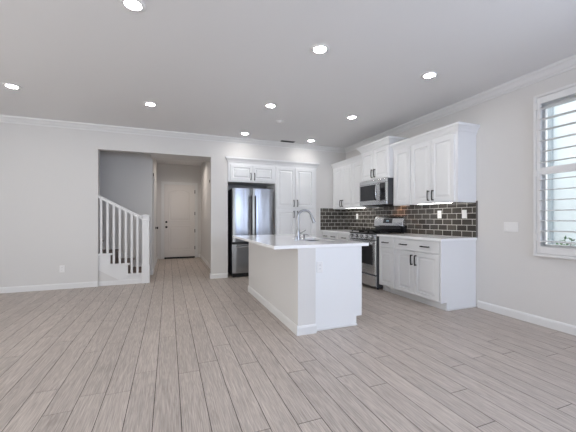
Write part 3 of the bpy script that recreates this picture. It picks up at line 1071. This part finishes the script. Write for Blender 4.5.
m.prism([(-0.04 - a, h) for a, h in BB], -0.014, px + 0.004, 'x')
m.obj('baseboard', M['trim'], isl)
# fronts on the range side (facing +x)
fr_e = [(0.03, 0.49), (0.50, 0.96), (0.97, 1.43), (1.44, 1.93)]
for k, (a, b_) in enumerate(fr_e):
    for nm, z0, z1 in (('door', 0.112, 0.69), ('drawer', 0.70, 0.845)):
        m = MB(); cab_front(m, a, b_, z0, z1, 0, flat=(nm == 'drawer'))
        for v in m.bm.verts:
            xx, yy, zz = v.co
            v.co = (iw - yy, xx, zz)
        m.obj(nm, M['cab'], isl)
# worktop with sink cut-out
SX0, SX1, SY0, SY1 = 1.56, 1.90, 3.28, 3.86
TX0, TX1, TY0, TY1 = 0.945, 2.03, 2.80, 4.86
m = MB()
def slab(m, z0, z1):
    o_ = [(TX0, TY0), (TX1, TY0), (TX1, TY1), (TX0, TY1)]
    i_ = [(SX0, SY0), (SX1, SY0), (SX1, SY1), (SX0, SY1)]
    V = {}
    for nm, pts in (('o', o_), ('i', i_)):
        for zi, z in enumerate((z0, z1)):
            V[nm, zi] = [m.bm.verts.new((a, b, z)) for a, b in pts]
    for k in range(4):
        j = (k + 1) % 4
        m.bm.faces.new((V['o', 1][k], V['o', 1][j], V['i', 1][j], V['i', 1][k]))
        m.bm.faces.new((V['o', 0][k], V['i', 0][k], V['i', 0][j], V['o', 0][j]))
        m.bm.faces.new((V['o', 0][k], V['o', 0][j], V['o', 1][j], V['o', 1][k]))
        m.bm.faces.new((V['i', 0][k], V['i', 1][k], V['i', 1][j], V['i', 0][j]))
slab(m, IZ0, IZ1)
tag(m.obj('island_countertop', M['quartz'], None, 0.003), 'white quartz countertop overhanging the kitchen island', 'countertop')
m = MB()
def rr(x0, x1, y0, y1, z): return [(x0, y0, z), (x1, y0, z), (x1, y1, z), (x0, y1, z)]
m.loft([rr(SX0 - 0.012, SX1 + 0.012, SY0 - 0.012, SY1 + 0.012, IZ0 - 0.002), rr(SX0 - 0.012, SX1 + 0.012, SY0 - 0.012, SY1 + 0.012, IZ0 - 0.20),
        ], cap=False)
m.loft([rr(SX0 - 0.012, SX1 + 0.012, SY0 - 0.012, SY1 + 0.012, IZ0 - 0.002), rr(SX0 + 0.002, SX1 - 0.002, SY0 + 0.002, SY1 - 0.002, IZ0 - 0.002),
        rr(SX0 + 0.006, SX1 - 0.006, SY0 + 0.006, SY1 - 0.006, IZ0 - 0.17), rr(SX0 + 0.03, SX1 - 0.03, SY0 + 0.03, SY1 - 0.03, IZ0 - 0.19)], cap=False)
bmf = [v for v in m.bm.verts]
m.bm.faces.new(bmf[-4:])
m.bm.faces.new(bmf[4:8][::-1])
sk = thing('kitchen_sink', 'stainless undermount sink set in the island countertop', 'sink', (0, 0, 0))
m.obj('sink_bowl', M['sinksteel'], sk)
MB().lathe([(0.002, 0.0), (0.04, 0.0), (0.042, 0.004), (0.03, 0.005), (0.002, 0.003)], ((SX0 + SX1) / 2, (SY0 + SY1) / 2, IZ0 - 0.1895), 20).obj('drain', M['steelh'], sk)
# faucet
fa = thing('kitchen_faucet', 'brushed nickel gooseneck pull-down faucet on the island behind the sink', 'faucet', (1.492, 3.50, IZ1), 0)
m = MB()
m.lathe([(0.002, 0), (0.030, 0), (0.030, 0.006), (0.029, 0.012), (0.027, 0.03), (0.027, 0.09), (0.023, 0.12), (0.015, 0.15), (0.002, 0.151)], seg=20)
m.obj('faucet_body', M['chrome'], fa, smooth=True)
path = [(0, 0, 0.12)]
dirx = Vector((math.cos(math.radians(-8)), math.sin(math.radians(-8)), 0))
R_ = 0.085
path.append((0, 0, 0.285))
for k in range(1, 15):
    a = PI - k * (PI * 0.90) / 14
    q = dirx * (R_ + R_ * math.cos(a))
    path.append((q.x, q.y, 0.285 + R_ * math.sin(a)))
m = MB(); m.tube(path, 0.0150, 14); m.obj('spout', M['chrome'], fa, smooth=True)
e0 = Vector(path[-1]); tv = (Vector(path[-1]) - Vector(path[-2])).normalized()
m = MB(); m.tube([e0, e0 + tv * 0.012, e0 + tv * 0.06, e0 + tv * 0.10, e0 + tv * 0.104], [0.016, 0.019, 0.021, 0.024, 0.019], 16)
m.obj('spray_head', M['chrome'], fa, smooth=True)
m = MB(); m.tube([(0.015, -0.01, 0.085), (0.035, -0.02, 0.092)], 0.012, 12)
m.tube([(0.032, -0.018, 0.090), (0.05, -0.03, 0.105), (0.085, -0.045, 0.125)], [0.008, 0.007, 0.006], 10)
m.obj('lever', M['chrome'], fa, smooth=True)
sd = thing('soap_dispenser', 'small brushed nickel soap dispenser right of the faucet base', 'soap dispenser', (1.545, 3.44, IZ1), 0)
MB().lathe([(0.002, 0), (0.022, 0), (0.022, 0.005), (0.014, 0.012), (0.012, 0.05), (0.016, 0.056), (0.016, 0.075), (0.002, 0.078)], seg=16).obj('pump_body', M['chrome'], sd, smooth=True)
MB().tube([(0, 0, 0.068), (0.03, -0.01, 0.072), (0.055, -0.018, 0.062)], [0.007, 0.006, 0.005], 10).obj('nozzle', M['chrome'], sd, smooth=True)
ag = thing('air_gap_cap', 'short brushed nickel cylinder on the island left of the faucet base', 'cap', (1.435, 3.44, IZ1), 0)
MB().lathe([(0.002, 0), (0.021, 0), (0.021, 0.045), (0.018, 0.054), (0.002, 0.056)], seg=18).obj('cap_shell', M['chrome'], ag, smooth=True)
plate('wall_outlet', 'white outlet on the near end panel of the kitchen island', 'outlet', (1.450, IY0 - 0.0005, 0.655), 0)

# ------------------------------------------------------------------ staircase
SY_ = YB + 0.035
st = thing('staircase', 'white balustrade staircase with dark wood treads left of the hallway', 'staircase', (0, 0, 0))
RISE, RUN = 0.185, 0.272
NX = -0.40
N = 7
for k in range(N):
    x1 = NX + 0.012 - k * RUN
    z1 = RISE * (k + 1)
    box('tread', M['wood'], (x1 - RUN - 0.02, x1 + 0.022, SY_ + 0.046, 6.893, z1 - 0.032, z1 - 0.002), st, 0.004)
    box('riser', M['wood'], (x1 - 0.018, x1, SY_ + 0.046, 6.893, z1 - RISE + 0.001, z1 - 0.033), st)
# cut stringer on the room side
pts = [(NX, 0.001)]
for k in range(N):
    xk = NX - k * RUN
    pts.append((xk, RISE * (k + 1) - 0.03))
    pts.append((xk - RUN, RISE * (k + 1) - 0.03))
xe = NX - N * RUN
pts += [(xe, 0.70)]
pts += [(-1.14, 0.285), (-0.74, 0.04), (-0.68, 0.001)]
MB().prism(pts, SY_, SY_ + 0.045, 'y').obj('stringer', M['trim'], st)
for k in range(N):
    x1 = NX + 0.03 - k * RUN
    z1 = RISE * (k + 1)
    box('tread_return', M['trim'], (x1 - RUN - 0.045, x1 + 0.004, SY_ - 0.030, SY_ + 0.0455, z1 - 0.0295, z1), st, 0.004)
# drywall infill beneath the stringer and its baseboard
struct(box('wall_under_stairs', M['wall'], (-2.3, -0.60, SY_ + 0.012, SY_ + 0.04, 0, 0.285))) if False else None
MB().prism([(-2.3, 0.001), (-0.682, 0.001), (-0.745, 0.04), (-1.14, 0.282), (-2.3, 0.69)], SY_ + 0.012, SY_ + 0.04, 'y').obj('infill_panel', M['wall'], st)
MB().prism([(SY_ - a, h) for a, h in [(0, 0.0), (0.012, 0.0), (0.012, 0.068), (0.006, 0.08), (0, 0.08)]], OP0 + 0.002, -0.445, 'x').obj('baseboard', M['trim'], st)
# newel
nx0, nx1, ny0, ny1 = -0.440, -0.325, SY_ - 0.036, SY_ + 0.079
m = MB()
m.box(nx0 - 0.008, nx1 + 0.008, ny0 - 0.008, ny1 + 0.008, 0.001, 0.33)
m.box(nx0, nx1, ny0, ny1, 0.33, 1.195)
m.box(nx0 - 0.006, nx1 + 0.006, ny0 - 0.006, ny1 + 0.006, 1.12, 1.136)
nw = m.obj('newel_post', M['trim'], st, 0.004)
m = MB()
m.box(nx0 - 0.018, nx1 + 0.018, ny0 - 0.018, ny1 + 0.018, 1.1955, 1.216)
cx_, cy_ = (nx0 + nx1) / 2, (ny0 + ny1) / 2
h_ = 0.062
m.loft([[(cx_ - h_, cy_ - h_, 1.2165), (cx_ + h_, cy_ - h_, 1.2165), (cx_ + h_, cy_ + h_, 1.2165), (cx_ - h_, cy_ + h_, 1.2165)],
        [(cx_ - 0.01, cy_ - 0.01, 1.232), (cx_ + 0.01, cy_ - 0.01, 1.232), (cx_ + 0.01, cy_ + 0.01, 1.232), (cx_ - 0.01, cy_ + 0.01, 1.232)]])
m.obj('newel_cap', M['trim'], nw, 0.002)
# hand rail
by = SY_ + 0.021
def rail_z(x_): return 1.175 + (nx0 - x_) * 0.553
m = MB()
prof = [(-0.030, -0.045), (0.030, -0.045), (0.030, -0.02), (0.024, -0.012), (0.030, -0.004), (0.026, 0.008), (0.012, 0.015), (-0.012, 0.015), (-0.026, 0.008), (-0.030, -0.004), (-0.024, -0.012), (-0.030, -0.02)]
xa, xb = nx0 - 0.001, -1.55
m.loft([[(xa, by + a, rail_z(xa) + h) for a, h in prof], [(xb, by + a, rail_z(xb) + h) for a, h in prof]])
m.obj('handrail', M['trim'], st)
for bx in (-1.350, -1.265, -1.170, -1.082, -0.985, -0.890, -0.797, -0.704, -0.611, -0.518):
    k = 0
    while bx < NX - (k + 1) * RUN + 0.02:
        k += 1
    zb = RISE * (k + 1) + 0.0005
    bw = 0.0175
    m = MB()
    z_a, z_b = rail_z(bx - bw) - 0.0465, rail_z(bx + bw) - 0.0465
    m.loft([[(bx - bw, by - bw, zb), (bx + bw, by - bw, zb), (bx + bw, by + bw, zb), (bx - bw, by + bw, zb)],
            [(bx - bw, by - bw, z_a), (bx + bw, by - bw, z_b), (bx + bw, by + bw, z_b), (bx - bw, by + bw, z_a)]])
    m.obj('baluster', M['trim'], st, 0.003)
# skirt board on the far wall of the stairs
MB().prism([(-0.60, 0.16), (-0.44, 0.05), (-0.44, 0.20), (-2.3, 1.49), (-2.3, 1.30)], 6.8935, 6.899, 'y').obj('skirt_board', M['trim'], st)

# ------------------------------------------------------------------ ceiling fittings
def downlight_proto():
    t = thing('recessed_downlight', 'x', 'downlight', (0, 0, ZC), 0, 'recessed ceiling downlights')
    MB().lathe([(0.058, -0.0005), (0.090, -0.0005), (0.090, -0.004), (0.084, -0.008), (0.064, -0.010), (0.058, -0.008), (0.058, -0.0005)], seg=36, cap=False).obj('trim_ring', M['plastic'], t, smooth=True)
    MB().lathe([(0.002, -0.002), (0.0575, -0.002), (0.0575, -0.0035), (0.05, -0.0045), (0.002, -0.005)], seg=36).obj('lens', M['lens'], t, smooth=True)
    return t
proto = downlight_proto()
spots = [(-0.246, 2.536, 'lit round recessed downlight at the top edge, nearest the camera on the left'),
         (-1.747, 4.624, 'lit round recessed downlight at the far left of the ceiling'),
         (-0.234, 4.655, 'lit round recessed downlight above the floor in front of the staircase'),
         (1.331, 4.108, 'lit round recessed downlight above the island worktop, nearest the smoke detector'),
         (1.325, 5.627, 'lit round recessed downlight in front of the refrigerator cabinet crown'),
         (1.321, 2.574, 'lit round recessed downlight large above the near end of the island'),
         (2.687, 2.602, 'lit round recessed downlight above the near end of the right counter, nearest the window'),
         (2.667, 4.112, 'lit round recessed downlight above the aisle in front of the range'),
         (2.692, 5.645, 'lit round recessed downlight in front of the pantry near the back corner')]
def lamp_at(x_, y_, z_, w_, col=(1.0, 0.96, 0.90), name='downlight_lamp'):
    l = bpy.data.lights.new(name, 'AREA')
    l.shape = 'DISK'; l.size = 0.12; l.energy = w_; l.color = col
    try: l.spread = math.radians(150)
    except Exception: pass
    o = bpy.data.objects.new(name, l); COL.objects.link(o)
    o.location = (x_, y_, z_)
    return o
for i, (x_, y_, lab) in enumerate(spots):
    o = proto if i == 0 else copy_tree(proto)
    o.location = (x_, y_, ZC); o['label'] = lab
lamp_at(0.30, 8.3, ZC - 0.02, HALL_W, (1.0, 0.91, 0.83), 'hall_fill_lamp')  # unseen lamp added to brighten the hall, hidden behind the header

sm = thing('smoke_detector', 'small round white smoke detector on the ceiling between two downlights', 'smoke detector', (1.686, 4.703, ZC), 0)
MB().lathe([(0.002, -0.0005), (0.062, -0.0005), (0.064, -0.010), (0.058, -0.018), (0.040, -0.022), (0.038, -0.030), (0.002, -0.032)], seg=32).obj('detector_body', M['plastic'], sm, smooth=True)
MB().lathe([(0.002, -0.032), (0.008, -0.032), (0.007, -0.0345), (0.002, -0.035)], seg=12).obj('sensor', M['grey'], sm)
vt = thing('ceiling_vent', 'dark slotted air vent in the ceiling near the back wall crown', 'vent', (2.275, 5.875, ZC), 0)
MB().box(-0.15, 0.15, -0.045, 0.045, -0.005, -0.0005).obj('vent_frame', M['grey'], vt, 0.002)
m = MB()
for k in range(5):
    y_ = -0.034 + k * 0.017
    m.prism([(y_ - 0.006, -0.0052), (y_ + 0.002, -0.0052), (y_ + 0.006, -0.012), (y_ + 0.004, -0.012)], -0.14, 0.14, 'x')
m.obj('vent_blades', M['slot'], vt)

# small wall fittings by the hall
m = MB(); m.box(-0.014, 0, -0.025, 0.025, -0.03, 0.03)
o = m.obj('wall_sensor', M['edge'], None, 0.004); o.location = (HALL_X1 - 0.0005, 7.35, 2.03)
tag(o, 'tiny dark wall sensor high on the right wall of the hallway', 'sensor', 'hallway sensors')
o2 = o.copy(); COL.objects.link(o2); o2.location = (HALL_X0 + 0.0145, 7.2, 2.10)
o2['label'] = 'tiny dark wall sensor high on the left wall of the hallway beside the stairwell'
